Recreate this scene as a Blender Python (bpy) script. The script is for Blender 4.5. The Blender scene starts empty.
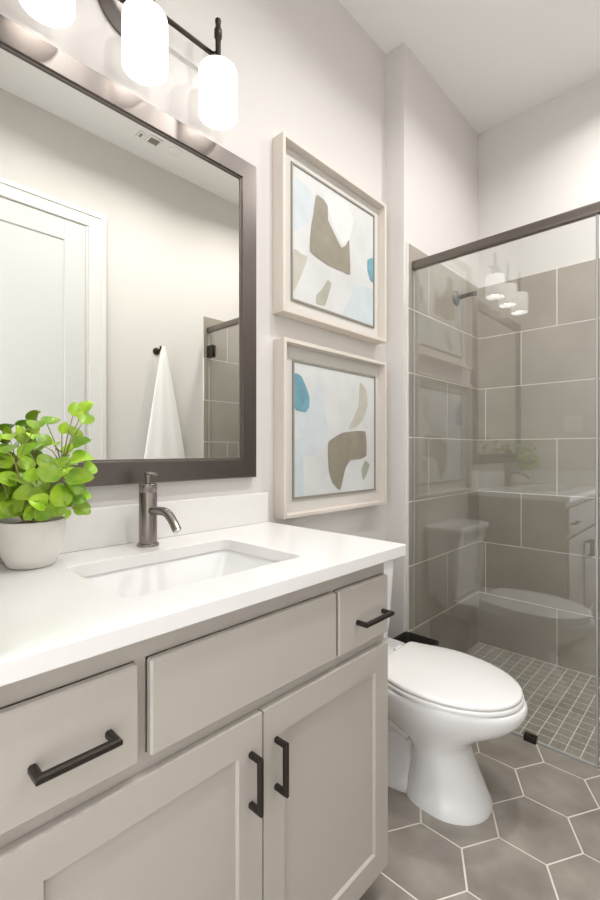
import bpy, bmesh, math, random
from math import sin, cos, pi, radians, sqrt
from mathutils import Vector, Matrix
random.seed(7)
SC = bpy.context.scene
COL = SC.collection

# ------------------------------------------------------------ camera
cam = bpy.data.cameras.new('camera')
cam.sensor_fit = 'VERTICAL'
cam.sensor_height = 36.0
cam.lens = 36.0 * 450.9 / 900.0
cam.clip_start = 0.02
cam_o = bpy.data.objects.new('camera', cam)
COL.objects.link(cam_o)
cam_o.location = (1.2, 0.0, 1.156)
cam_o.rotation_euler = (radians(90), 0, radians(43.63))
SC.camera = cam_o

# ------------------------------------------------------------ world, exposure, large lights
SC.view_settings.view_transform = 'Standard'
SC.view_settings.look = 'None'
SC.view_settings.gamma = 1.0
SC.view_settings.use_curve_mapping = False
SC.view_settings.exposure = 0.1
wd = bpy.data.worlds.new('world')
SC.world = wd
wd.use_nodes = True
bgn = wd.node_tree.nodes['Background']
bgn.inputs[0].default_value = (0.94, 0.97, 1.0, 1)
bgn.inputs[1].default_value = 3.0

FILL_VANITY, FILL_ROOM, FILL_SHOWER, BULB, SHADE_GLOW = 7.0, 9.5, 11.5, .2, .8


def lamp(name, kind, loc, watts, color=(1, .992, .98), size=.14):
    l = bpy.data.lights.new(name, kind)
    l.energy = watts
    l.color = color
    if kind == 'AREA':
        l.shape = 'DISK'
        l.size = size
        l.spread = radians(150)
    else:
        l.shadow_soft_size = size
    o = bpy.data.objects.new(name, l)
    COL.objects.link(o)
    o.location = loc
    return o


# unseen ceiling lamps added to fill the room (made-up fittings further down)
FILLS = [(1.0, 0.70), (0.95, 1.34), (0.98, 2.16)]
lamp('ceiling_fill', 'AREA', (*FILLS[0], 3.035), FILL_VANITY)
lamp('ceiling_fill', 'AREA', (*FILLS[1], 3.035), FILL_ROOM)
lamp('ceiling_fill', 'AREA', (*FILLS[2], 3.035), FILL_SHOWER)


# ------------------------------------------------------------ materials
def lin(h):
    h = h.lstrip('#')
    r = [int(h[i:i + 2], 16) / 255 for i in (0, 2, 4)]
    return tuple(c / 12.92 if c <= .04045 else ((c + .055) / 1.055) ** 2.4 for c in r) + (1,)


def mat(name, col, rough=.5, metal=0.0, vary=0.0, vscale=6.0, bump=0.0, bscale=200.0, coat=0.0, spec=.5,
        col2=None, island=0.0, stretch=(1, 1, 1), trans=0.0):
    m = bpy.data.materials.new(name)
    m.use_nodes = True
    nt = m.node_tree
    b = nt.nodes['Principled BSDF']
    c = lin(col) if isinstance(col, str) else col
    b.inputs['Base Color'].default_value = c
    b.inputs['Roughness'].default_value = rough
    b.inputs['Metallic'].default_value = metal
    b.inputs['Specular IOR Level'].default_value = spec
    b.inputs['Coat Weight'].default_value = coat
    b.inputs['Transmission Weight'].default_value = trans
    tc = nt.nodes.new('ShaderNodeTexCoord')
    mp = nt.nodes.new('ShaderNodeMapping')
    mp.inputs['Scale'].default_value = stretch
    nt.links.new(tc.outputs['Object'], mp.inputs['Vector'])
    src = None
    if vary or col2:
        n = nt.nodes.new('ShaderNodeTexNoise')
        n.inputs['Scale'].default_value = vscale
        n.inputs['Detail'].default_value = 5
        nt.links.new(mp.outputs['Vector'], n.inputs['Vector'])
        r = nt.nodes.new('ShaderNodeValToRGB')
        r.color_ramp.elements[0].position = .3
        r.color_ramp.elements[1].position = .7
        if col2:
            c2 = lin(col2) if isinstance(col2, str) else col2
            r.color_ramp.elements[0].color = c
            r.color_ramp.elements[1].color = c2
        else:
            r.color_ramp.elements[0].color = tuple(x * (1 - vary) for x in c[:3]) + (1,)
            r.color_ramp.elements[1].color = tuple(min(1, x * (1 + vary)) for x in c[:3]) + (1,)
        nt.links.new(n.outputs['Fac'], r.inputs['Fac'])
        src = r.outputs['Color']
    if island:
        g = nt.nodes.new('ShaderNodeNewGeometry')
        mr = nt.nodes.new('ShaderNodeMapRange')
        mr.inputs['To Min'].default_value = 1 - island
        mr.inputs['To Max'].default_value = 1 + island
        nt.links.new(g.outputs['Random Per Island'], mr.inputs['Value'])
        hs = nt.nodes.new('ShaderNodeHueSaturation')
        hs.inputs['Color'].default_value = c
        if src:
            nt.links.new(src, hs.inputs['Color'])
        nt.links.new(mr.outputs['Result'], hs.inputs['Value'])
        src = hs.outputs['Color']
    if src:
        nt.links.new(src, b.inputs['Base Color'])
    if bump:
        n2 = nt.nodes.new('ShaderNodeTexNoise')
        n2.inputs['Scale'].default_value = bscale
        n2.inputs['Detail'].default_value = 3
        nt.links.new(mp.outputs['Vector'], n2.inputs['Vector'])
        bp = nt.nodes.new('ShaderNodeBump')
        bp.inputs['Strength'].default_value = bump
        bp.inputs['Distance'].default_value = .002
        nt.links.new(n2.outputs['Fac'], bp.inputs['Height'])
        nt.links.new(bp.outputs['Normal'], b.inputs['Normal'])
    return m


def emat(name, col, strength):
    m = mat(name, col, .35)
    b = m.node_tree.nodes['Principled BSDF']
    b.inputs['Emission Color'].default_value = col
    b.inputs['Emission Strength'].default_value = strength
    return m


def glassmat(name, base, edge, tint=(.985, .995, .99, 1)):
    m = bpy.data.materials.new(name)
    m.use_nodes = True
    nt = m.node_tree
    nt.nodes.clear()
    out = nt.nodes.new('ShaderNodeOutputMaterial')
    mix = nt.nodes.new('ShaderNodeMixShader')
    tr = nt.nodes.new('ShaderNodeBsdfTransparent')
    tr.inputs['Color'].default_value = tint
    gl = nt.nodes.new('ShaderNodeBsdfGlossy')
    gl.inputs['Roughness'].default_value = 0.0
    lw = nt.nodes.new('ShaderNodeLayerWeight')
    pw = nt.nodes.new('ShaderNodeMath')
    pw.operation = 'POWER'
    pw.inputs[1].default_value = 4.0
    mr = nt.nodes.new('ShaderNodeMapRange')
    mr.inputs['To Min'].default_value = base
    mr.inputs['To Max'].default_value = edge
    lw.inputs['Blend'].default_value = .5
    nt.links.new(lw.outputs['Facing'], pw.inputs[0])
    nt.links.new(pw.outputs[0], mr.inputs['Value'])
    nt.links.new(mr.outputs['Result'], mix.inputs['Fac'])
    nt.links.new(tr.outputs[0], mix.inputs[1])
    nt.links.new(gl.outputs[0], mix.inputs[2])
    nt.links.new(mix.outputs[0], out.inputs['Surface'])
    return m


M = {}
M['wall'] = mat('wall_paint', '#d9d5d1', .85, bump=.05, bscale=350)
M['ceil'] = mat('ceiling_paint', '#f1efed', .9, bump=.05, bscale=300)
M['trim'] = mat('trim_paint', '#dfddd9', .35)
M['door'] = mat('door_paint', '#d6d5d2', .35)
M['tile'] = mat('wall_tile', '#9c9489', .28, vary=.10, vscale=5, island=.05)
M['grout'] = mat('tile_grout', '#efeae2', .9)
M['hex'] = mat('hex_tile', '#80786f', .38, col2='#aaa298', vscale=5.5, island=.06)
M['hexgrout'] = mat('floor_grout', '#e6dfd5', .9)
M['mosaic'] = mat('mosaic_tile', '#9c958a', .45, vary=.15, vscale=60, island=.10, stretch=(1, .25, 1))
M['cab'] = mat('cabinet_paint', '#b5aea6', .42, bump=.03, bscale=400)
M['quartz'] = mat('white_quartz', '#eae8e5', .18, vary=.012, vscale=3)
M['china'] = mat('white_china', '#efeeed', .08, coat=.3)
M['seatw'] = mat('white_seat_plastic', '#eceae7', .18)
M['bronze'] = mat('dark_bronze', (.05, .042, .036, 1), .36, .85)
M['rail'] = mat('bronze_rail', (.20, .175, .155, 1), .3, .9)
M['framem'] = mat('brushed_bronze_frame', (.165, .145, .132, 1), .34, .9)
M['gunmetal'] = mat('gunmetal', (.30, .268, .248, 1), .27, .95)
M['chrome'] = mat('polished_metal', (.62, .6, .58, 1), .12, 1)
M['mirror'] = mat('mirror_silver', (.86, .865, .83, 1), 0.0, 1)
M['pframe'] = mat('picture_frame_wood', '#d9d0c6', .55, vary=.05, vscale=30, stretch=(1, .1, .1))
M['pmat'] = mat('picture_mat', '#d3cfc9', .8)
M['pline'] = mat('picture_fillet', '#908a80', .5)
M['canvas'] = mat('art_ground', '#cfd0ce', .6, vary=.08, vscale=6)
M['a_taupe'] = mat('art_taupe', '#8d8677', .6, vary=.12, vscale=14)
M['a_beige'] = mat('art_beige', '#bab6aa', .6, vary=.08, vscale=14)
M['a_olive'] = mat('art_olive', '#a9a799', .6, vary=.1, vscale=14)
M['a_blue'] = mat('art_blue', '#6d99a8', .6, vary=.15, vscale=20)
M['a_pale1'] = mat('art_pale_blue', '#c7cdd1', .6, vary=.05, vscale=12)
M['a_pale2'] = mat('art_pale_grey', '#c3cccf', .6, vary=.05, vscale=12)
M['a_white'] = mat('art_white', '#d8d9d7', .6, vary=.03, vscale=12)
M['pot'] = mat('pot_glaze', '#ebe7e2', .35, vary=.04, vscale=14)
M['soil'] = mat('soil', '#5a4230', .95, col2='#8a6a4c', vscale=60, bump=.6, bscale=90)
M['leaf'] = mat('leaf', '#74ad1a', .36, col2='#bcdc3c', vscale=16, island=.38)
M['stem'] = mat('plant_stem', '#a59a62', .6)
M['towel'] = mat('white_towel', '#f1efec', .95, bump=.5, bscale=260)
M['plast'] = mat('white_plastic', '#efede9', .4)
M['slot'] = mat('vent_slot', '#a09d96', .6)
M['bin'] = mat('bin_bronze', (.045, .038, .032, 1), .45, .6)
M['shade'] = emat('opal_shade', (1, .98, .96, 1), SHADE_GLOW)
M['lens'] = emat('fill_lens', (1, .96, .9, 1), 6.0)  # glowing disc of the added ceiling fill lights
M['glass'] = glassmat('shower_glass', .12, .8)
M['gedge'] = mat('glass_edge', '#c9cbc8', .15, spec=.6)
M['seal'] = mat('glass_seal', '#a9a7a5', .2, .2)


# ------------------------------------------------------------ mesh helpers (all coordinates are world metres)
def bx(bm, x0, x1, y0, y1, z0, z1, bev=0.0, mi=0, seg=2):
    r = bmesh.ops.create_cube(bm, size=1.0)
    vs = r['verts']
    for v in vs:
        v.co = Vector(((x0 + x1) / 2 + v.co.x * (x1 - x0), (y0 + y1) / 2 + v.co.y * (y1 - y0), (z0 + z1) / 2 + v.co.z * (z1 - z0)))
    fs = {f for v in vs for f in v.link_faces}
    for f in fs:
        f.material_index = mi
    if bev:
        es = list({e for v in vs for e in v.link_edges})
        r = bmesh.ops.bevel(bm, geom=es, offset=bev, segments=seg, profile=.5, affect='EDGES')
        for f in r['faces']:
            f.material_index = mi
    return bm


def loft(bm, rings, caps=(True, True), mi=0, closed=True):
    rows = [[bm.verts.new(p) for p in r] for r in rings]
    n = len(rows[0])
    for a, b in zip(rows, rows[1:]):
        for i in range(n if closed else n - 1):
            j = (i + 1) % n
            f = bm.faces.new((a[i], a[j], b[j], b[i]))
            f.material_index = mi
    if caps[0]:
        bm.faces.new(list(reversed(rows[0]))).material_index = mi
    if caps[1]:
        bm.faces.new(rows[-1]).material_index = mi
    return rows


def lathe(bm, cx, cy, prof, n=32, axis='Z', mi=0, caps=(True, True)):
    rings = []
    for r, h in prof:
        ring = []
        for i in range(n):
            a = 2 * pi * i / n
            if axis == 'Z':
                ring.append((cx + r * cos(a), cy + r * sin(a), h))
            elif axis == 'X':   # cx,cy are y,z ; h along x
                ring.append((h, cx + r * cos(a), cy + r * sin(a)))
            else:               # axis Y : cx,cy are x,z
                ring.append((cx + r * sin(a), h, cy + r * cos(a)))
        rings.append(ring)
    return loft(bm, rings, caps, mi)


def tube(bm, pts, rad, n=10, mi=0):
    pts = [Vector(p) for p in pts]
    rads = rad if isinstance(rad, (list, tuple)) else [rad] * len(pts)
    rings = []
    t0 = (pts[1] - pts[0]).normalized()
    up = Vector((0, 0, 1)) if abs(t0.z) < .9 else Vector((1, 0, 0))
    u = t0.cross(up).normalized()
    for i, p in enumerate(pts):
        if i == 0:
            t = t0
            k = 1
        elif i == len(pts) - 1:
            t = (pts[i] - pts[i - 1]).normalized()
            k = 1
        else:
            a = (pts[i] - pts[i - 1]).normalized()
            b = (pts[i + 1] - pts[i]).normalized()
            t = (a + b).normalized()
            k = 1
        u = (u - t * u.dot(t)).normalized()
        w = t.cross(u)
        rings.append([p + (u * cos(2 * pi * j / n) + w * sin(2 * pi * j / n)) * rads[i] for j in range(n)])
    return loft(bm, rings, (True, True), mi)


def bar_pull(bm, pts, r=.0052):
    """square-section bar through corner points with mitred joints (in planes of the path)"""
    pts = [Vector(p) for p in pts]
    nrm = (pts[1] - pts[0]).cross(pts[2] - pts[1]).normalized()
    rings = []
    for i, p in enumerate(pts):
        if i == 0:
            d = (pts[1] - pts[0]).normalized()
            s = nrm.cross(d)
        elif i == len(pts) - 1:
            d = (pts[i] - pts[i - 1]).normalized()
            s = nrm.cross(d)
        else:
            a = (pts[i] - pts[i - 1]).normalized()
            b = (pts[i + 1] - pts[i]).normalized()
            t = (a + b).normalized()
            s = nrm.cross(t)
            s = s / max(.3, s.dot(nrm.cross(a)))
        rings.append([p + s * (r * x) + nrm * (r * y) for x, y in OCT])
    loft(bm, rings)


OCT = [(1, .55), (.55, 1), (-.55, 1), (-1, .55), (-1, -.55), (-.55, -1), (.55, -1), (1, -.55)]


def build(name, bm, m, parent=None, loc=None, smooth=False, bevel=0.0, label=None):
    """one mesh object; vertices are given in world metres, stored relative to parent or loc"""
    bmesh.ops.recalc_face_normals(bm, faces=bm.faces)
    off = Vector(parent['_o']) if parent is not None else Vector(loc or (0, 0, 0))
    for v in bm.verts:
        v.co -= off
    me = bpy.data.meshes.new(name)
    bm.to_mesh(me)
    bm.free()
    for mm in (m if isinstance(m, (list, tuple)) else [m]):
        me.materials.append(mm)
    o = bpy.data.objects.new(name, me)
    COL.objects.link(o)
    if parent is not None:
        o.parent = parent
    else:
        o.location = off
    o['_o'] = tuple(off)
    if smooth:
        for p in me.polygons:
            p.use_smooth = True
        try:
            me.set_sharp_from_angle(angle=radians(smooth if smooth is not True else 35))
        except Exception:
            pass
    if bevel:
        md = o.modifiers.new('edge', 'BEVEL')
        md.width = bevel
        md.segments = 2
        md.limit_method = 'ANGLE'
    if label:
        o['label'] = label
    return o


def tag(o, label, cat, group=None):
    o['label'] = label
    o['category'] = cat
    if group:
        o['group'] = group
    return o


def thing(name, label, cat, loc, group=None):
    o = bpy.data.objects.new(name, None)
    COL.objects.link(o)
    o.location = loc
    o.empty_display_size = .05
    o['_o'] = tuple(loc)
    return tag(o, label, cat, group)


def struct(name, bm, m, **k):
    o = build(name, bm, m, **k)
    o['kind'] = 'structure'
    return o


def part(name, parent, m, fn, smooth=False, bevel=0.0, label=None):
    bm = bmesh.new()
    fn(bm)
    return build(name, bm, m, parent, smooth=smooth, bevel=bevel, label=label)


def one(name, label, cat, m, fn, loc, group=None, smooth=False, bevel=0.0):
    bm = bmesh.new()
    fn(bm)
    return tag(build(name, bm, m, loc=loc, smooth=smooth, bevel=bevel), label, cat, group)


def dup(o, delta, label):
    """copy a thing with its parts and sub-parts, moved by delta"""
    r = o.copy()
    COL.objects.link(r)
    r.location = Vector(o.location) + Vector(delta)
    r['label'] = label
    for ch in list(o.children):
        c = ch.copy()
        COL.objects.link(c)
        c.parent = r
        for g in list(ch.children):
            d = g.copy()
            COL.objects.link(d)
            d.parent = c
    return r


# ------------------------------------------------------------ key dimensions
H = 3.06          # ceiling
W = 1.60          # right wall
JY, JX = 1.856, .100   # the left wall steps out here
TX, BY = .109, 2.70    # faces of the shower tile
GY = 1.928        # shower glass
FY = .115         # inner face of the short wall beside the vanity
ZC = .903         # counter top
ROW = .304

# ------------------------------------------------------------ the room shell
def clip_poly(poly, axis, val, keep_less):
    out = []
    for i in range(len(poly)):
        a, b = poly[i], poly[(i + 1) % len(poly)]
        ina = (a[axis] <= val) if keep_less else (a[axis] >= val)
        inb = (b[axis] <= val) if keep_less else (b[axis] >= val)
        if ina:
            out.append(a)
        if ina != inb:
            t = (val - a[axis]) / (b[axis] - a[axis])
            out.append((a[0] + t * (b[0] - a[0]), a[1] + t * (b[1] - a[1])))
    return out


def slab_poly(bm, poly, z0, z1, mi):
    loft(bm, [[(x, y, z0) for x, y in poly], [(x, y, z1) for x, y in poly]], (True, True), mi)


bm = bmesh.new()
bx(bm, 0, W, -1.3, GY, -.06, -.0012, mi=1)
S = .1297
AF = S * sqrt(3)
for ci in range(-6, 9):
    for ri in range(-8, 14):
        cx = .766 + ci * 1.5 * S
        cy = 1.496 + ri * AF + (AF / 2 if ci % 2 else 0)
        rr = S - .0031
        poly = [(cx + rr * cos(k * pi / 3), cy + rr * sin(k * pi / 3)) for k in range(6)]
        for ax, val, less in ((0, 0.001, False), (0, W - .001, True), (1, -1.3, False), (1, GY - .004, True)):
            poly = clip_poly(poly, ax, val, less)
            if len(poly) < 3:
                break
        if len(poly) >= 3:
            slab_poly(bm, poly, -.003, 0.0, 0)
struct('floor', bm, [M['hex'], M['hexgrout']])

bm = bmesh.new()
bx(bm, TX - .01, W, GY, BY + .02, -.06, -.0012, mi=1)
P_ = .0535
y = BY - .001
while y > GY + .003:
    x = TX + .001 - .012
    while x < W - .01:
        a, b = max(x + .002, TX), min(x + P_ - .002, W - .011)
        c, d = max(y - P_ + .0026, GY + .002), y - .0026
        if b - a > .004 and d - c > .004:
            bx(bm, a, b, c, d, -.003, 0.0, mi=0)
        x += P_
    y -= P_
struct('floor_shower', bm, [M['mosaic'], M['grout']])

bm = bmesh.new()
slab_poly(bm, [(-.12, -.12), (0, -.12), (0, JY), (JX, JY), (JX, BY + .13), (-.12, BY + .13)], -.06, H, 0)
struct('wall_left', bm, M['wall'])
bm = bmesh.new()
bx(bm, JX, W, BY + .010, BY + .13, -.06, H)
struct('wall_back', bm, M['wall'])
bm = bmesh.new()
bx(bm, W, W + .12, -1.3, BY + .13, -.06, H)
struct('wall_right', bm, M['wall'])
bm = bmesh.new()          # short wall beside the vanity, door opening, header
bx(bm, 0, .56, FY - .12, FY, 0, H)
bx(bm, .56, W, FY - .12, FY, 2.49, H)
struct('wall_front', bm, M['wall'])
bm = bmesh.new()
bx(bm, -.12, W + .12, -.12, BY + .13, H, H + .1)
struct('ceiling', bm, M['ceil'])


def tiles_on(name, plane, fixed, depth, u0, u1, offs, out):
    """running-bond tile field; plane 'x' lies in a wall of constant x (u = y), plane 'y' of constant y (u = x)"""
    bm = bmesh.new()
    def b(a0, a1, z0, z1, d0, d1, mi, bev):
        lo, hi = (fixed + min(d0, d1), fixed + max(d0, d1))
        if plane == 'x':
            bx(bm, lo, hi, a0, a1, z0, z1, bev, mi, 1)
        else:
            bx(bm, a0, a1, lo, hi, z0, z1, bev, mi, 1)
    b(u0, u1, 0.0, 7 * ROW - .001, -depth * out, -.0012 * out, 1, 0)
    for r in range(7):
        z0, z1 = r * ROW + .0021, (r + 1) * ROW - .0021
        if r == 6:
            z1 += .0021
        j = offs[r % 3]
        while j > u0:
            j -= .61
        while j < u1:
            a0, a1 = max(j + .0021, u0), min(j + .61 - .0021, u1)
            if a1 - a0 > .006:
                b(a0, a1, z0, z1, -.004 * out, 0, 0, .0008)
            j += .61
    return struct(name, bm, [M['tile'], M['grout']])


tiles_on('wall_tile_left', 'x', TX, .009, JY + .026, BY - .0005, (2.080, 2.286, 2.479), 1)
tiles_on('wall_tile_back', 'y', BY, .010, TX, W - .010, (.529, .149, .348), -1)
tiles_on('wall_tile_right', 'x', W - .010, .010, 1.888, BY - .0005, (2.10, 2.30, 2.50), -1)
bm = bmesh.new()          # white edge trim where the tile stops
bx(bm, JX + .0003, TX + .001, JY + .018, JY + .0255, 0, 7 * ROW + .004)
struct('trim_1', bm, M['trim'])

# baseboards
bm = bmesh.new()
bx(bm, .0005, .014, 1.02, JY - .0005, 0.0002, .13, .002)
bx(bm, .0145, JX + .0005, JY - .014, JY - .0005, 0.0002, .13, .002)
struct('baseboard_left', bm, M['trim'])
bm = bmesh.new()
bx(bm, W - .014, W - .0005, 1.178, 1.887, 0.0002, .13, .002)
struct('baseboard_right', bm, M['trim'])

# white door in the right wall with its casing
bm = bmesh.new()
DY0, DY1, DZ = .205, 1.052, 2.475
bx(bm, W - .020, W - .0005, DY1 + .022, DY1 + .122, 0, DZ + .105, .004)
bx(bm, W - .026, W - .0195, DY1 + .092, DY1 + .122, 0, DZ + .105, .002)
bx(bm, W - .020, W - .0005, FY + .001, DY1 + .0225, DZ + .012, DZ + .105, .004)
bx(bm, W - .026, W - .0195, FY + .001, DY1 + .0925, DZ + .077, DZ + .105, .002)
bx(bm, W - .012, W - .0005, DY1 + .004, DY1 + .0225, 0, DZ + .012, .001)
struct('trim_2', bm, M['trim'])
bm = bmesh.new()
sx = .115
bx(bm, W - .014, W - .0005, DY0, DY1, .008, DZ)
for (a, b, c, d) in ((DY0, DY0 + sx, .008, DZ), (DY1 - sx, DY1, .008, DZ), (DY0 + sx, DY1 - sx, DZ - sx, DZ), (DY0 + sx, DY1 - sx, .008, .2), (DY0 + sx, DY1 - sx, 1.0, 1.16)):
    bx(bm, W - .021, W - .0135, a, b, c, d, .002, 0, 1)
door = struct('door_1', bm, M['door'])
def dk(bm):
    lathe(bm, DY0 + .07, .96, [(.028, W - .0225), (.028, W - .030), (.010, W - .032), (.010, W - .055), (.026, W - .062), (.028, W - .075), (.018, W - .088)], 20, 'X')
part('door_handle', door, M['bronze'], dk, smooth=True)

# ------------------------------------------------------------ vanity
CX = .555          # face of doors and drawer fronts
FX = .537          # face frame
CY0, CY1 = .1175, 1.017
van = thing('vanity_cabinet', 'greige painted vanity cabinet with two shaker doors and two drawers under the white counter', 'cabinet', (.28, .57, 0))
def f_(bm):
    bx(bm, .003, FX - .019, CY0, CY0 + .016, .075, .872)
    bx(bm, .003, FX - .019, CY1 - .016, CY1, .075, .872)
    bx(bm, .003, FX - .019, CY0 + .016, CY1 - .016, .075, .091)
    bx(bm, .003, .009, CY0 + .016, CY1 - .016, .091, .872)
    for a, b, c, d in ((CY0, CY1, .832, .872), (.140, CY1 - .012, .656, .682), (CY0, CY1, .075, .078), (CY0, .140, .078, .832), (CY1 - .012, CY1, .078, .832),
                       (.5725 - .02, .5765 + .02, .078, .656), (.3255, .3445, .682, .832), (.7985, .8065, .682, .832)):
        bx(bm, FX - .019, FX, a, b, c, d)
    bx(bm, FX - .022, FX - .0192, CY0 + .016, CY1 - .016, .091, .70)
part('body', van, M['cab'], f_)
def f_(bm):
    bx(bm, .003, FX - .06, CY0 + .001, CY1 - .02, 0.0003, .0745)
part('toe_kick', van, M['cab'], f_)
def shaker(bm, y0, y1, z0, z1):
    s, r = .056, .060
    bx(bm, FX + .0006, CX - .007, y0 + s - .004, y1 - s + .004, z0 + r - .004, z1 - r + .004)
    for a, b, c, d in ((y0, y0 + s, z0, z1), (y1 - s, y1, z0, z1), (y0 + s, y1 - s, z0, z0 + r), (y0 + s, y1 - s, z1 - r, z1)):
        bx(bm, FX + .0006, CX, a, b, c, d)
    # sloped inner sticking
    for (a, b, c, d) in ((y0 + s, y1 - s, z0 + r, z1 - r),):
        w = .0035
        o = [(CX - .0004, a, c), (CX - .0004, b, c), (CX - .0004, b, d), (CX - .0004, a, d)]
        i = [(CX - .0069, a + w, c + w), (CX - .0069, b - w, c + w), (CX - .0069, b - w, d - w), (CX - .0069, a + w, d - w)]
        loft(bm, [o, i], (False, False))
def vpull(bm, y, z0, z1, r=.0056):
    bar_pull(bm, [(CX + .0006, y, z0), (CX + .0275, y, z0), (CX + .0275, y, z1), (CX + .0006, y, z1)], r)
def hpull(bm, z, y0, y1, r=.0056):
    bar_pull(bm, [(CX + .0006, y0, z), (CX + .0275, y0, z), (CX + .0275, y1, z), (CX + .0006, y1, z)], r)
DZ0, DZ1 = .076, .656
d1 = part('door', van, M['cab'], lambda bm: shaker(bm, .138, .5725, DZ0, DZ1))
part('handle', d1, M['bronze'], lambda bm: vpull(bm, .5435, .497, .590), label='dark bronze bar handle')
d2 = part('door', van, M['cab'], lambda bm: shaker(bm, .5765, 1.008, DZ0, DZ1))
part('handle', d2, M['bronze'], lambda bm: vpull(bm, .6085, .496, .588), label='dark bronze bar handle')
def slabfront(y0, y1):
    return lambda bm: bx(bm, FX + .0006, CX, y0, y1, .682, .832, .0035, 0, 1)
w1 = part('drawer', van, M['cab'], slabfront(.138, .3255))
part('handle', w1, M['bronze'], lambda bm: hpull(bm, .749, .181, .279), label='dark bronze bar handle')
w2 = part('drawer', van, M['cab'], slabfront(.8065, 1.010))
part('handle', w2, M['bronze'], lambda bm: hpull(bm, .744, .875, .982), label='dark bronze bar handle')
part('false_front', van, M['cab'], slabfront(.3445, .7985))

# counter with sink cut-out
SX0, SX1, SY0, SY1 = .160, .462, .352, .786
def rrect(x0, x1, y0, y1, r, z, n=6):
    pts = []
    for cx, cy, a0 in ((x1 - r, y1 - r, 0), (x0 + r, y1 - r, 90), (x0 + r, y0 + r, 180), (x1 - r, y0 + r, 270)):
        for k in range(n + 1):
            a = radians(a0 + 90 * k / n)
            pts.append((cx + r * cos(a), cy + r * sin(a), z))
    return pts
def counter(bm):
    z0, z1 = ZC - .030, ZC
    X0, X1, Y0, Y1 = .0022, .571, FY + .0022, 1.074
    inner = rrect(SX0, SX1, SY0, SY1, .022, z1)
    e = []
    for loop in ([(X0, Y0, z1), (X1, Y0, z1), (X1, Y1, z1), (X0, Y1, z1)], inner):
        vs = [bm.verts.new(p) for p in loop]
        e += [bm.edges.new((vs[i], vs[(i + 1) % len(vs)])) for i in range(len(vs))]
    bmesh.ops.triangle_fill(bm, edges=e, use_beauty=True)
    r = bmesh.ops.extrude_face_region(bm, geom=list(bm.faces))
    for v in r['geom']:
        if isinstance(v, bmesh.types.BMVert):
            v.co.z = z0
top = one('countertop', 'white quartz countertop with sink cut-out on the greige vanity', 'countertop', M['quartz'], counter, (.28, .6, ZC - .03), bevel=.0022)
part('backsplash', top, M['quartz'], lambda bm: bx(bm, .0022, .022, FY + .0022, 1.074, ZC + .0003, 1.007, .0018))
part('side_splash', top, M['quartz'], lambda bm: bx(bm, .0224, .560, FY + .0022, FY + .022, ZC + .0003, 1.007, .0018))

def basin(bm):
    zt = ZC - .0305
    def R(ins, z, r):
        return rrect(SX0 - .006 + ins, SX1 + .006 - ins, SY0 - .006 + ins, SY1 + .006 - ins, r, z)
    def B(a, b, c, d, z, r):
        return rrect(SX0 + a, SX1 - b, SY0 + c, SY1 - d, r, z)
    rings = [R(-.02, zt, .03), R(0, zt, .026), R(.003, zt - .006, .026),
             B(.014, .020, .03, .03, zt - .070, .03), B(.022, .030, .06, .06, zt - .105, .035), B(.040, .05, .10, .10, zt - .122, .05), B(.10, .10, .18, .18, zt - .126, .04)]
    rings += [B(.10, .10, .18, .18, zt - .136, .04), B(.030, .038, .085, .085, zt - .134, .05), B(.008, .014, .04, .04, zt - .110, .04), R(-.006, zt - .070, .03), R(-.02, zt - .012, .03)]
    loft(bm, rings + [rings[0]], (False, False))
    bm.verts.ensure_lookup_table()
    bmesh.ops.remove_doubles(bm, verts=bm.verts, dist=1e-6)
    a = B(.10, .10, .18, .18, zt - .126, .04)
    bm.faces.new([bm.verts.new((x, y, z)) for x, y, z in a])
    bm.faces.new([bm.verts.new((x, y, z - .010)) for x, y, z in a])
sink = one('sink', 'white rectangular undermount sink basin set below the countertop', 'sink', M['china'], basin, ((SX0 + SX1) / 2, (SY0 + SY1) / 2, ZC - .15), smooth=40)
part('drain', sink, M['chrome'], lambda bm: lathe(bm, .305, .569, [(.024, ZC - .1565), (.024, ZC - .1535), (.019, ZC - .1525), (.019, ZC - .150), (.012, ZC - .149)], 24), smooth=True, label='round metal drain stopper')

# faucet
fx, fy = .082, .588
fa = thing('faucet', 'single-handle gunmetal faucet standing behind the sink', 'faucet', (fx, fy, ZC))
part('base_flange', fa, M['gunmetal'], lambda bm: lathe(bm, fx, fy, [(.0285, ZC + .0003), (.0285, ZC + .005), (.026, ZC + .0075), (.0235, ZC + .008)], 36), smooth=True)
part('body', fa, M['gunmetal'], lambda bm: lathe(bm, fx, fy, [(.0232, ZC + .0082), (.0232, ZC + .139), (.0225, ZC + .140), (.0225, ZC + .142), (.0232, ZC + .143), (.0232, ZC + .162), (.0215, ZC + .164)], 36), smooth=True)
sp = [(fx + .022, fy, ZC + .0935)]
for k in range(1, 13):
    t = k / 12
    sp.append((fx + .022 + .128 * (t if t < .5 else .5 + (t - .5) * .9), fy, ZC + .0935 + .004 * sin(pi * t) - .036 * max(0, (t - .45) / .55) ** 1.9))
s = part('spout', fa, M['gunmetal'], lambda bm: tube(bm, sp, [.0105 + .0008 * (i / 12) for i in range(13)], 16), smooth=50)
def aer(bm):
    d = (Vector(sp[-1]) - Vector(sp[-2])).normalized()
    p = Vector(sp[-1])
    tube(bm, [p + d * .0002, p + d * .004], .0092, 16)
part('aerator', s, M['chrome'], aer, smooth=40)
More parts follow.
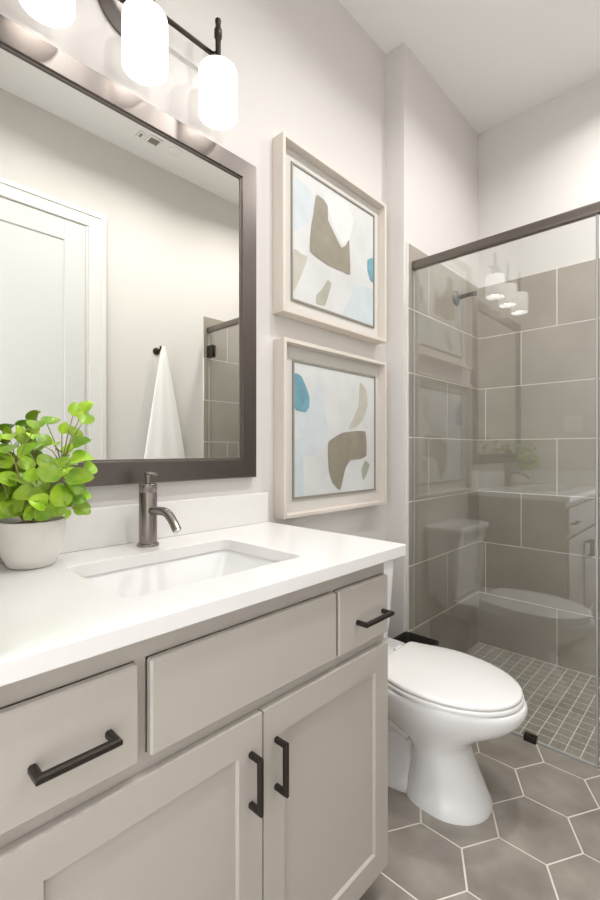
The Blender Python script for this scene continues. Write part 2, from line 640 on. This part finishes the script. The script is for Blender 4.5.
def fh(bm):
    lathe(bm, fx, fy, [(.0075, ZC + .1642), (.0075, ZC + .180), (.0085, ZC + .184), (.0085, ZC + .192), (.006, ZC + .194)], 18)
    p = [(fx - .012, fy, ZC + .1905), (fx, fy, ZC + .1912), (fx + .02, fy, ZC + .1905), (fx + .040, fy, ZC + .189)]
    rings = []
    for (x, y, z), w in zip(p, (.006, .0085, .0085, .0072)):
        rings.append([(x, y + w * cos(a), z + .0042 * sin(a)) for a in [2 * pi * i / 12 for i in range(12)]])
    loft(bm, rings)
part('handle', fa, M['gunmetal'], fh, smooth=45)

# ------------------------------------------------------------ wall mirror
my0, my1, mz0, mz1, fw = .125, 1.020, 1.063, 2.130, .068
mir = thing('wall_mirror', 'large mirror in a wide dark bronze frame hanging above the vanity', 'mirror', (.003, (my0 + my1) / 2, mz0))
def mf(bm):
    prof = [(.0, .0015), (.0, .020), (.003, .023), (fw - .0075, .023), (fw - .006, .021), (fw - .0055, .0175), (fw - .001, .0165), (fw, .0145), (fw, .0015)]
    rings = []
    for (cy, cz, sy, sz) in ((my0, mz0, 1, 1), (my1, mz0, -1, 1), (my1, mz1, -1, -1), (my0, mz1, 1, -1)):
        rings.append([(x, cy + sy * d, cz + sz * d) for d, x in prof])
    loft(bm, rings + [rings[0]], (False, False))
    bmesh.ops.remove_doubles(bm, verts=bm.verts, dist=1e-6)
part('frame', mir, M['framem'], mf)
part('mirror_glass', mir, M['mirror'], lambda bm: bx(bm, .0025, .0125, my0 + fw - .006, my1 - fw + .006, mz0 + fw - .006, mz1 - fw + .006))

# ------------------------------------------------------------ vanity light
LX = .080
LYS = (.343, .581, .816)
vl = thing('vanity_light', 'three-shade vanity light with dark bronze bar above the mirror', 'wall light', (.02, .579, 2.36))
part('back_plate', vl, M['framem'], lambda bm: lathe(bm, .579, 2.375, [(.098, .0015), (.098, .008), (.086, .014), (.082, .018), (.060, .024), (.03, .027)], 44, 'X'), smooth=50)
part('bar', vl, M['bronze'], lambda bm: tube(bm, [(.048, LYS[0] - .012, 2.374), (.048, LYS[2] + .012, 2.374)], .0072, 12), smooth=60)
part('mount', vl, M['bronze'], lambda bm: tube(bm, [(.027, .579, 2.374), (.048, .579, 2.374)], .010, 12), smooth=60)
for y in LYS:
    st = part('stem', vl, M['bronze'], lambda bm: lathe(bm, LX, y, [(.008, 2.3065), (.0082, 2.3066), (.0082, 2.398), (.0115, 2.402), (.012, 2.424), (.0098, 2.430), (.0082, 2.433), (.0082, 2.448), (.0095, 2.450), (.009, 2.456), (.004, 2.459)], 16), smooth=50)
    part('arm', st, M['bronze'], lambda bm: tube(bm, [(.050, y, 2.374), (.068, y, 2.364), (LX, y, 2.350)], .0055, 10), smooth=60)
    prof = [(.010, 2.306), (.046, 2.3055), (.0545, 2.303), (.0575, 2.298), (.0585, 2.290), (.0585, 2.166), (.0565, 2.163), (.0545, 2.166), (.0545, 2.284), (.050, 2.293), (.038, 2.295), (.010, 2.296)]
    part('shade', vl, M['shade'], lambda bm: lathe(bm, LX, y, prof, 40), smooth=50, label='white opal glass shade')
    lamp('bulb_light', 'POINT', (LX, y, 2.20), BULB, (1, .985, .965), .03)

# ------------------------------------------------------------ framed pictures
ART1 = {'pale1': [(1.208, 2.175), (1.291, 2.163), (1.313, 2.123), (1.299, 2.049), (1.222, 1.983), (1.201, 1.986)],
        'pale2': [(1.581, 1.872), (1.714, 1.884), (1.718, 1.727), (1.494, 1.723), (1.563, 1.824)],
        'white': [(1.373, 2.187), (1.511, 2.212), (1.572, 2.15), (1.537, 2.052), (1.494, 2.017), (1.428, 2.077)],
        'beige': [(1.2, 1.904), (1.242, 1.901), (1.277, 1.897), (1.242, 1.82), (1.206, 1.753), (1.2, 1.76)],
        'olive': [(1.396, 1.843), (1.42, 1.834), (1.381, 1.738), (1.328, 1.731), (1.328, 1.765), (1.365, 1.8)],
        'blue': [(1.674, 2.009), (1.718, 2.029), (1.718, 1.921), (1.694, 1.924), (1.674, 1.964)],
        'taupe': [(1.335, 2.162), (1.373, 2.157), (1.396, 2.141), (1.399, 2.087), (1.444, 2.041), (1.485, 2.003), (1.519, 2.025), (1.537, 2.052), (1.546, 1.91), (1.494, 1.906), (1.396, 1.904), (1.291, 1.926), (1.299, 2.03), (1.313, 2.084), (1.323, 2.147)]}
ART2 = {'pale1': [(1.215, 1.296), (1.284, 1.31), (1.35, 1.433), (1.396, 1.247), (1.396, 1.196), (1.335, 1.146), (1.263, 1.127), (1.242, 1.175)],
        'pale2': [(1.208, 1.193), (1.249, 1.184), (1.256, 0.984), (1.208, 0.983)],
        'beige': [(1.618, 1.452), (1.665, 1.424), (1.674, 1.358), (1.636, 1.288), (1.581, 1.253), (1.537, 1.246), (1.572, 1.296), (1.608, 1.353)],
        'olive': [(1.655, 1.111), (1.69, 1.088), (1.665, 1.044), (1.64, 1.023), (1.627, 1.067)],
        'blue': [(1.2035, 1.441), (1.242, 1.436), (1.27, 1.396), (1.288, 1.359), (1.284, 1.32), (1.263, 1.301), (1.215, 1.306), (1.2035, 1.324)],
        'taupe': [(1.404, 1.191), (1.494, 1.229), (1.655, 1.239), (1.665, 1.133), (1.618, 1.117), (1.546, 1.113), (1.511, 1.076), (1.477, 0.989), (1.428, 1.023), (1.404, 1.074), (1.399, 1.156)]}


def picture(label, y0, y1, z0, z1, a, art):
    t = thing('framed_picture', label, 'picture', (.002, (y0 + y1) / 2, z0), 'framed abstract paintings')
    def fr(bm):
        w = .013
        prof = [(.0, .0015), (.0, .0535), (.0015, .055), (w, .055), (w + .001, .053), (w + .002, .024), (w + .002, .0015)]
        rings = []
        for (cy, cz, sy, sz) in ((y0, z0, 1, 1), (y1, z0, -1, 1), (y1, z1, -1, -1), (y0, z1, 1, -1)):
            rings.append([(x, cy + sy * d, cz + sz * d) for d, x in prof])
        loft(bm, rings + [rings[0]], (False, False))
        bmesh.ops.remove_doubles(bm, verts=bm.verts, dist=1e-6)
    part('frame', t, M['pframe'], fr)
    part('mat', t, M['pmat'], lambda bm: bx(bm, .002, .0205, y0 + .0155, y1 - .0155, z0 + .0155, z1 - .0155))
    ay0, ay1, az0, az1 = a
    def fil(bm):
        w = .007
        for p, q, r, s_ in ((ay0, ay1, az0, az0 + w), (ay0, ay1, az1 - w, az1), (ay0, ay0 + w, az0 + w, az1 - w), (ay1 - w, ay1, az0 + w, az1 - w)):
            bx(bm, .0207, .0265, p, q, r, s_)
    part('fillet', t, M['pline'], fil, label='thin grey inner border')
    names = ['pale1', 'pale2', 'white', 'beige', 'olive', 'blue', 'taupe']
    mats = [M['canvas']] + [M['a_' + n] for n in names]
    def ar(bm):
        bx(bm, .0207, .0222, ay0 + .0075, ay1 - .0075, az0 + .0075, az1 - .0075, 0, 0)
        for i, n in enumerate(names):
            if n not in art:
                continue
            pts = [Vector((0, p[0], p[1])) for p in art[n]]
            out = []
            N = len(pts)
            for k in range(N):          # rounded, slightly ragged brush edge
                p0, p1, p2, p3 = pts[k - 1], pts[k], pts[(k + 1) % N], pts[(k + 2) % N]
                for q in range(5):
                    u = q / 5
                    c = .5 * ((2 * p1) + (-p0 + p2) * u + (2 * p0 - 5 * p1 + 4 * p2 - p3) * u * u + (-p0 + 3 * p1 - 3 * p2 + p3) * u ** 3)
                    c = c * .4 + (p1 * (1 - u) + p2 * u) * .6
                    out.append((.0224 + .00025 * i, min(max(c.y, ay0 + .0078), ay1 - .0078) , min(max(c.z, az0 + .0078), az1 - .0078)))
            o2 = [(x - .0004, y_, z_) for x, y_, z_ in out]
            loft(bm, [o2, out], (True, True), i + 1)
    part('painting', t, mats, ar)
    return t


picture('upper framed abstract painting with tall taupe shape, hung over the other framed one', 1.115, 1.780, 1.650, 2.286, (1.187, 1.726, 1.713, 2.227), ART1)
picture('lower framed abstract painting with teal patch at its edge, hung under the other framed one', 1.120, 1.783, .909, 1.558, (1.194, 1.734, .972, 1.494), ART2)

# ------------------------------------------------------------ potted plant
px, py = .0905, .310
pp = thing('potted_plant', 'round-leaved green plant in a white pot at the counter end by the mirror', 'plant', (px, py, ZC))
def pot(bm):
    z = ZC + .0004
    lathe(bm, px, py, [(.030, z), (.042, z), (.047, z + .004), (.057, z + .026), (.0645, z + .06), (.067, z + .095), (.0667, z + .100), (.0645, z + .101), (.0615, z + .097), (.0605, z + .09), (.058, z + .075)], 48)
part('pot', pp, M['pot'], pot, smooth=50, label='white glazed pot')
part('soil', pp, M['soil'], lambda bm: lathe(bm, px, py, [(.056, ZC + .0755), (.059, ZC + .086), (.035, ZC + .093), (.01, ZC + .095)], 24), smooth=60)
rng = random.Random(11)
LEAVES = []
STEMS = []
LEAF_SPOTS = [
    (0.120, 0.310, 1.212, 0.0210), (0.112, 0.344, 1.222, 0.0220), (0.114, 0.346, 1.171, 0.0160), (0.159, 0.376, 1.246, 0.0200), (0.189, 0.390, 1.251, 0.0170),
    (0.197, 0.384, 1.225, 0.0210), (0.168, 0.370, 1.195, 0.0200), (0.191, 0.379, 1.171, 0.0210), (0.059, 0.294, 1.200, 0.0130), (0.077, 0.297, 1.182, 0.0140),
    (0.091, 0.269, 1.160, 0.0240), (0.133, 0.295, 1.156, 0.0280), (0.156, 0.317, 1.133, 0.0220), (0.191, 0.379, 1.139, 0.0240), (0.159, 0.361, 1.128, 0.0220),
    (0.209, 0.368, 1.097, 0.0300), (0.182, 0.370, 1.074, 0.0240), (0.174, 0.321, 1.110, 0.0260), (0.189, 0.335, 1.064, 0.0300), (0.186, 0.360, 1.075, 0.0220),
    (0.118, 0.281, 1.093, 0.0240), (0.125, 0.301, 1.103, 0.0180), (0.106, 0.256, 1.093, 0.0240), (0.093, 0.257, 1.061, 0.0220), (0.121, 0.270, 1.045, 0.0260),
    (0.107, 0.298, 1.042, 0.0220), (0.145, 0.334, 1.033, 0.0220), (0.156, 0.358, 1.015, 0.0130), (0.068, 0.261, 1.130, 0.0220), (0.053, 0.274, 1.112, 0.0220),
    (0.096, 0.329, 1.080, 0.0220), (0.114, 0.360, 1.106, 0.0220), (0.069, 0.303, 1.129, 0.0220), (0.054, 0.248, 1.151, 0.0240), (0.069, 0.234, 1.114, 0.0280),
    (0.052, 0.230, 1.074, 0.0260), (0.063, 0.242, 1.039, 0.0240), (0.052, 0.226, 1.134, 0.0240), (0.052, 0.243, 1.187, 0.0220), (0.052, 0.279, 1.188, 0.0200),
    (0.110, 0.370, 1.206, 0.0160), (0.068, 0.344, 1.179, 0.0180), (0.109, 0.383, 1.160, 0.0180), (0.167, 0.300, 1.061, 0.0180), (0.105, 0.338, 1.058, 0.0200),
    (0.052, 0.283, 1.067, 0.0220), (0.183, 0.398, 1.116, 0.0180), (0.138, 0.369, 1.045, 0.0180), (0.059, 0.322, 1.187, 0.0160), (0.052, 0.219, 1.089, 0.0260),
    (0.052, 0.231, 1.034, 0.0240), (0.131, 0.266, 1.028, 0.0200), (0.161, 0.287, 1.025, 0.0180), (0.176, 0.309, 1.026, 0.0200), (0.197, 0.329, 1.034, 0.0180),
    (0.099, 0.249, 1.031, 0.0220), (0.146, 0.280, 1.065, 0.0220), (0.178, 0.297, 1.050, 0.0200), (0.055, 0.311, 1.088, 0.0192), (0.081, 0.305, 1.087, 0.0196),
    (0.110, 0.324, 1.056, 0.0177), (0.055, 0.241, 1.049, 0.0154), (0.133, 0.400, 1.025, 0.0205), (0.055, 0.250, 1.176, 0.0155), (0.055, 0.247, 1.141, 0.0192),
    (0.055, 0.301, 1.045, 0.0208), (0.058, 0.310, 1.074, 0.0175), (0.123, 0.408, 1.018, 0.0214), (0.055, 0.274, 1.142, 0.0156), (0.078, 0.366, 1.114, 0.0185),
    (0.176, 0.378, 1.049, 0.0169), (0.096, 0.396, 1.103, 0.0186), (0.055, 0.240, 1.078, 0.0174), (0.055, 0.245, 1.125, 0.0218), (0.055, 0.236, 1.140, 0.0155),
    (0.106, 0.365, 1.150, 0.0190), (0.055, 0.249, 1.065, 0.0208), (0.055, 0.238, 1.113, 0.0174), (0.157, 0.389, 1.053, 0.0230), (0.055, 0.266, 1.115, 0.0208),
    (0.055, 0.235, 1.025, 0.0173), (0.121, 0.354, 1.127, 0.0157), (0.055, 0.234, 1.088, 0.0204), (0.055, 0.297, 1.105, 0.0194), (0.093, 0.317, 1.044, 0.0164),
    (0.149, 0.376, 1.051, 0.0167), (0.122, 0.346, 1.033, 0.0236), (0.132, 0.376, 1.084, 0.0159), (0.055, 0.225, 1.029, 0.0213), (0.055, 0.269, 1.048, 0.0176),
    (0.055, 0.246, 1.067, 0.0171), (0.057, 0.324, 1.043, 0.0175),
]
for x, y, z, r in LEAF_SPOTS:
    LEAVES.append((Vector((x, y, z)), r))
def leaf_mesh(bm):
    up = Vector((0, 0, 1))
    for c, r in LEAVES:
        out = (c - Vector((px, py, ZC + .12)))
        out.normalize()
        n = (Vector((.75 + rng.uniform(-.55, .45), -.25 + rng.uniform(-.6, .6), rng.uniform(0, .75))) + out * .25).normalized()
        t = (out - n * out.dot(n))
        if t.length < .1:
            t = Vector((0, 1, 0)) - n * n.y
        t.normalize()
        w = n.cross(t)
        r *= .93
        asp = rng.uniform(.78, 1.0)
        fold = rng.uniform(.2, .7)
        droop = rng.uniform(.1, .8)
        rows = []
        for i in range(9):
            a = i / 8
            L = -1 + 2 * a
            wid = sqrt(max(0, 1 - abs(L) ** 2.0)) * (.98 - .30 * L) * asp
            if i == 0:
                wid = .12
            if i == 8:
                wid = .02
            row = []
            for k in range(-3, 4):
                s_ = k / 3 * wid
                p = c + t * (r * L) + w * (r * s_) + n * r * (fold * abs(s_) ** 1.5 - droop * (max(0, L)) ** 2 * .6)
                if p.x < .034:
                    p.x = .034 + (p.x - .034) * .04
                row.append(p)
            rows.append(row)
        top_ = [[bm.verts.new(p + n * .0003) for p in row] for row in rows]
        bot_ = [[bm.verts.new(p - n * .0003) for p in row] for row in rows]
        for i in range(8):
            for k in range(6):
                bm.faces.new((top_[i][k], top_[i][k + 1], top_[i + 1][k + 1], top_[i + 1][k]))
                bm.faces.new((bot_[i + 1][k], bot_[i + 1][k + 1], bot_[i][k + 1], bot_[i][k]))
        rim = lambda g: g[0] + [g[i][6] for i in range(1, 9)] + list(reversed(g[8][:6])) + [g[i][0] for i in range(7, 0, -1)]
        a_, b_ = rim(top_), rim(bot_)
        for i in range(len(a_)):
            j = (i + 1) % len(a_)
            bm.faces.new((a_[j], a_[i], b_[i], b_[j]))
        base = c - t * r * .98
        STEMS.append(base)
fo = part('foliage', pp, M['leaf'], leaf_mesh, smooth=80, label='bright green round leaves')
def stems(bm):
    root = Vector((px, py, ZC + .088))
    hubs = []
    for k in range(9):
        a = 2 * pi * k / 9
        hubs.append(Vector((max(.055, px + .045 * cos(a)), py + .06 * sin(a), ZC + .15 + .035 * (k % 3))))
    for h in hubs:
        r0 = root + (h - root) * .18
        r0.z = ZC + .089
        tube(bm, [r0, r0.lerp(h, .5) + Vector((0, 0, .012)), h], [.0021, .0019, .0016], 6)
    for b in STEMS:
        h = min(hubs, key=lambda q: (q - b).length)
        mid = h.lerp(b, .55) + Vector((0, 0, .008))
        for p in (mid, b):
            p.x = max(p.x, .036)
        tube(bm, [h, mid, b], [.0014, .0012, .0009], 5)
part('stems', pp, M['stem'], stems, smooth=80)

# ------------------------------------------------------------ toilet
TY = 1.446
to = thing('toilet', 'white elongated toilet with closed lid between vanity and shower', 'toilet', (.35, TY, 0))
def egg(xb, xf, hw, z, n=44, eb=2.6, split=.42, ef=2.0):
    xc = xb + (xf - xb) * split
    pts = []
    for i in range(n):
        a = 2 * pi * i / n
        c, s_ = cos(a), sin(a)
        e = ef if c >= 0 else eb
        L = (xf - xc) if c >= 0 else (xc - xb)
        pts.append((xc + L * math.copysign(abs(c) ** (2 / e), c), TY + hw * math.copysign(abs(s_) ** (2 / e), s_), z))
    return pts
def bowl(bm):
    # front column and bowl
    R = [(.385, .652, .128, .0004, 3.0), (.385, .652, .128, .012, 3.0), (.39, .640, .121, .03, 3.0), (.40, .608, .108, .10, 2.8), (.40, .583, .102, .165, 2.6), (.38, .583, .108, .195, 2.4), (.32, .612, .128, .225, 2.3),
         (.22, .668, .153, .262, 2.3), (.19, .718, .172, .297, 2.3), (.17, .746, .184, .328, 2.3), (.16, .757, .189, .352, 2.3), (.16, .757, .189, .368, 2.3), (.165, .752, .185, .374, 2.3)]
    loft(bm, [egg(a, b, c, z, eb=max(e, 2.6), split=.5) for a, b, c, z, e in R])
    # rear foot with the trapway bulge
    R = [(.10, .46, .118, .0004), (.10, .46, .118, .02), (.11, .44, .108, .035), (.12, .43, .082, .06), (.13, .42, .074, .12), (.12, .42, .080, .20), (.09, .40, .098, .26), (.06, .38, .125, .31), (.035, .36, .165, .345), (.03, .34, .172, .372), (.035, .335, .168, .376)]
    loft(bm, [egg(a, b, c, z, eb=4, ef=3, split=.5) for a, b, c, z in R])
    for sgn in (-1, 1):
        pts, rads = [], []
        for k in range(13):
            t = k / 12
            pts.append((.42 - .25 * t, TY + sgn * .066, .20 - .10 * t + .055 * sin(pi * t * 1.2)))
            rads.append(.045 - .006 * cos(2 * pi * t))
        tube(bm, pts, rads, 14)
part('bowl', to, M['china'], bowl, smooth=50)
def lid_outline(grow, z):
    out = []
    xr, xc, xf = .286 - grow, .475, .741 + grow
    hw, hr = .186 + grow, .146 + grow
    n = 40
    for i in range(n + 1):     # front half
        a = -pi / 2 + pi * i / n
        out.append((xc + (xf - xc) * max(0, cos(a)) ** .92, TY + hw * sin(a), z))
    m = 10
    for i in range(1, m):      # right side going back
        t = i / m
        out.append((xc + (xr + .02 - xc) * t, TY + hw + (hr - hw) * (t * t * (3 - 2 * t) * .5 + t * t * .5), z))
    for k in range(5):
        a = radians(90 * k / 4)
        out.append((xr + .02 - .02 * sin(a), TY + hr - .02 + .02 * cos(a), z))
    for k in range(5):
        a = radians(90 * k / 4)
        out.append((xr + .02 - .02 * cos(a), TY - hr + .02 - .02 * sin(a), z))
    for i in range(m - 1, 0, -1):
        t = i / m
        out.append((xc + (xr + .02 - xc) * t, TY - hw - (hr - hw) * (t * t * (3 - 2 * t) * .5 + t * t * .5), z))
    return out
part('seat', to, M['seatw'], lambda bm: loft(bm, [lid_outline(-.004, .3765), lid_outline(.004, .378), lid_outline(.005, .386), lid_outline(.002, .3895), lid_outline(-.006, .3898)]), smooth=50)
part('lid', to, M['seatw'], lambda bm: loft(bm, [lid_outline(-.008, .3905), lid_outline(-.001, .3915), lid_outline(.0015, .396), lid_outline(.0005, .401), lid_outline(-.004, .4045), lid_outline(-.014, .4065), lid_outline(-.05, .4085), lid_outline(-.10, .4095)]), smooth=60)
def hinge(sgn):
    return lambda bm: tube(bm, [(.272, TY + sgn * .055, .389), (.272, TY + sgn * .095, .389)], .0085, 12)
part('hinge', to, M['seatw'], hinge(-1), smooth=50)
part('hinge', to, M['seatw'], hinge(1), smooth=50)
def tank(bm):
    def r(x1, hw, z, rr=.03):
        return rrect(.012, x1, TY - hw, TY + hw, rr, z, 5)
    loft(bm, [r(.165, .165, .3775), r(.178, .172, .385), r(.185, .178, .45), r(.198, .190, .712), r(.196, .188, .716)])
part('tank', to, M['china'], tank, smooth=50)
def tlid(bm):
    def r(g, z):
        return rrect(.010 - 0 * g, .211 + g, TY - .203 - g, TY + .203 + g, .035, z, 6)
    loft(bm, [r(-.012, .7165), r(0, .720), r(.001, .738), r(-.002, .747), r(-.010, .751), r(-.05 + .02, .7525)])
part('tank_lid', to, M['china'], tlid, smooth=50)
def lev(bm):
    tube(bm, [(.1985, TY - .14, .655), (.212, TY - .14, .655)], .010, 14)
    tube(bm, [(.212, TY - .145, .655), (.216, TY - .10, .652), (.214, TY - .065, .648)], [.007, .006, .005], 10)
part('flush_lever', to, M['chrome'], lev, smooth=60)

# dark wastebasket behind the toilet, against the end of the left wall
def bin_(bm):
    def r(g, z):
        return rrect(.125 + g, .292 - g, 1.700 + g, 1.832 - g, .012, z, 4)
    loft(bm, [r(.02, .0006), r(.018, .004), r(.002, .315), r(0, .318), r(0, .326), r(.002, .328), r(.005, .328), r(.008, .324), r(.022, .012)], (True, True))
one('wastebasket', 'small dark bronze wastebasket behind the toilet lid at the shower edge', 'wastebasket', M['bin'], bin_, (.21, 1.766, 0), smooth=40)

# ------------------------------------------------------------ shower
gl = thing('shower_glass_panel', 'fixed clear glass shower panel behind the toilet with floor clamp', 'glass panel', (.48, GY, 0))
def pane(bm, x0, x1, z0, z1):
    bx(bm, x0, x1, GY - .005, GY + .005, z0, z1)
    bm.normal_update()
    for f in bm.faces:
        if abs(f.normal.y) < .5:
            f.material_index = 1
part('pane', gl, [M['glass'], M['gedge']], lambda bm: pane(bm, TX + .003, .848, .010, 2.013))
part('floor_clamp', gl, M['bronze'], lambda bm: bx(bm, .604, .650, GY - .014, GY + .014, .0003, .025, .002), label='small dark bronze floor clamp')
part('edge_seal', gl, M['seal'], lambda bm: (bx(bm, .8485, .856, GY - .008, GY + .008, .012, 2.010, .002)), label='grey vertical edge seal')
part('bottom_seal', gl, M['seal'], lambda bm: (bx(bm, TX + .003, .603, GY - .004, GY + .004, .0003, .0095), bx(bm, .651, .848, GY - .004, GY + .004, .0003, .0095)))
sd = thing('shower_door', 'clear glass shower door hung on dark hinges at the right wall', 'shower door', (1.2, GY, 0))
part('pane', sd, [M['glass'], M['gedge']], lambda bm: pane(bm, .862, W - .018, .012, 2.010))
for z in (.35, 1.83):
    part('hinge', sd, M['bronze'], lambda bm: (bx(bm, W - .080, W - .0125, GY - .017, GY - .0055, z, z + .085, .002), bx(bm, W - .080, W - .0125, GY + .0055, GY + .017, z, z + .085, .002)), label='dark bronze hinge')
part('handle', sd, M['bronze'], lambda bm: bar_pull(bm, [(.95, GY - .0055, .90), (.95, GY - .055, .90), (.95, GY - .055, 1.15), (.95, GY - .0055, 1.15)], .008), label='dark bronze pull')
def rail(bm):
    sec = [(.013, .019), (.017, .012), (.017, -.012), (.013, -.019), (-.013, -.019), (-.017, -.012), (-.017, .012), (-.013, .019)]
    loft(bm, [[(x, GY + a, 2.0315 + b) for a, b in sec] for x in (TX + .0008, W - .0108)])
rl = one('shower_rail', 'dark bronze header rail running above the shower glass', 'rail', M['rail'], rail, (.85, GY, 2.03))

sa = thing('shower_spout', 'bronze shower arm with round flange on the tiled wall', 'shower arm', (TX, 2.389, 1.992))
part('flange', sa, M['rail'], lambda bm: lathe(bm, 2.389, 1.992, [(.040, TX + .0006), (.040, TX + .004), (.036, TX + .009), (.022, TX + .014), (.014, TX + .016)], 32, 'X'), smooth=50)
part('pipe', sa, M['bronze'], lambda bm: tube(bm, [(TX + .0165, 2.389, 1.992), (TX + .07, 2.389, 1.994), (TX + .095, 2.389, 1.993)], .0115, 16), smooth=50)
part('collar', sa, M['bronze'], lambda bm: tube(bm, [(TX + .0952, 2.389, 1.993), (TX + .112, 2.389, 1.992)], .0135, 16), smooth=50)

# ------------------------------------------------------------ opposite wall: hook and towel, vents, switch
hk = thing('towel_hook', 'dark bronze robe hook on the wall opposite the mirror', 'hook', (W, 1.518, 1.815))
part('base', hk, M['bronze'], lambda bm: lathe(bm, 1.518, 1.815, [(.024, W - .0006), (.024, W - .007), (.017, W - .010)], 24, 'X'), smooth=50)
part('prong', hk, M['bronze'], lambda bm: tube(bm, [(W - .0102, 1.518, 1.815), (W - .040, 1.518, 1.811), (W - .056, 1.518, 1.826), (W - .058, 1.518, 1.842)], .0062, 10), smooth=60)
def towel(bm):
    rings = []
    n = 56
    for k in range(23):
        t = k / 22
        z = 1.800 - t * .89
        wy = .022 + .150 * t ** .95 + .01 * t
        wx = .0145 + .024 * t
        x0 = W - .048 - .002
        ring = []
        for i in range(n):
            a = 2 * pi * i / n
            fold = 1 + (.10 + .22 * t) * sin(7 * a + 1.3 * sin(2.1 * t)) * .5
            ring.append((x0 + .0 - wx * sin(a) * fold * .72, 1.545 + .012 * t + wy * cos(a) * (1 + .04 * sin(5 * a)), z + (.012 * cos(a) if t > .95 else 0)))
        rings.append(ring)
    top_ = [[(p[0] * .5 + (W - .05) * .5, (p[1] - 1.545) * .45 + 1.545, 1.846) for p in rings[0]]]
    loft(bm, top_ + rings)
one('towel', 'white towel hanging from the dark hook, seen in the mirror', 'towel', M['towel'], towel, (W - .05, 1.57, 1.83), smooth=80)

def vent(name, label, x0, x1, y0, y1, n):
    t = thing(name, label, 'vent', ((x0 + x1) / 2, (y0 + y1) / 2, H))
    part('frame', t, M['plast'], lambda bm: [bx(bm, a, b, c, d, H - .008, H - .0006, .001) for a, b, c, d in ((x0, x1, y0, y0 + .012), (x0, x1, y1 - .012, y1), (x0, x0 + .012, y0 + .012, y1 - .012), (x1 - .012, x1, y0 + .012, y1 - .012))])
    part('backing', t, M['slot'], lambda bm: bx(bm, x0 + .012, x1 - .012, y0 + .012, y1 - .012, H - .0025, H - .0006))
    def sl(bm):
        for k in range(n):
            y_ = y0 + .012 + (y1 - y0 - .024) * (k + .5) / n
            bx(bm, x0 + .0125, x1 - .0125, y_ - .0018, y_ + .0018, H - .0078, H - .0028)
    part('slats', t, M['slot'], sl)
vent('ceiling_vent', 'larger white slatted ceiling vent, seen at the top of the mirror', 1.35, 1.43, 1.345, 1.43, 6)
vent('ceiling_vent', 'small square ceiling vent beside the larger slatted vent, seen in the mirror', 1.365, 1.425, 1.285, 1.325, 3)
def cov(bm):
    lathe(bm, 1.385, 1.53, [(.045, H - .0006), (.045, H - .004), (.036, H - .008), (.01, H - .009)], 32)
one('sprinkler_cover', 'round white sprinkler cover on the ceiling past the larger vent', 'sprinkler cover', M['plast'], cov, (1.385, 1.53, H), smooth=50)

sw = thing('light_switch', 'white two-gang switch plate on the short wall beside the vanity', 'switch', (.375, FY, 1.345))
part('plate', sw, M['plast'], lambda bm: bx(bm, .320, .434, FY + .0006, FY + .0065, 1.285, 1.402, .0025))
for x in (.354, .400):
    part('rocker', sw, M['plast'], lambda bm: bx(bm, x - .016, x + .016, FY + .0067, FY + .010, 1.311, 1.376, .0015))

for (x, y), lab in zip(FILLS, ('added ceiling fill light above the vanity, out of view', 'added ceiling fill light between vanity and shower, out of view', 'added ceiling fill light above the shower floor, out of view')):  # invented fittings around the added fill lamps
    t = thing('fill_light', lab, 'ceiling light', (x, y, H), 'added ceiling fill lights')
    part('trim_ring', t, M['plast'], lambda bm: lathe(bm, x, y, [(.095, H - .0006), (.095, H - .004), (.085, H - .007), (.075, H - .006), (.075, H - .0006)], 36, caps=(False, False)), smooth=50)
    part('lens', t, M['lens'], lambda bm: lathe(bm, x, y, [(.073, H - .0006), (.073, H - .003), (.03, H - .0035)], 36), smooth=50)

for o in bpy.data.objects:
    if '_o' in o:
        del o['_o']
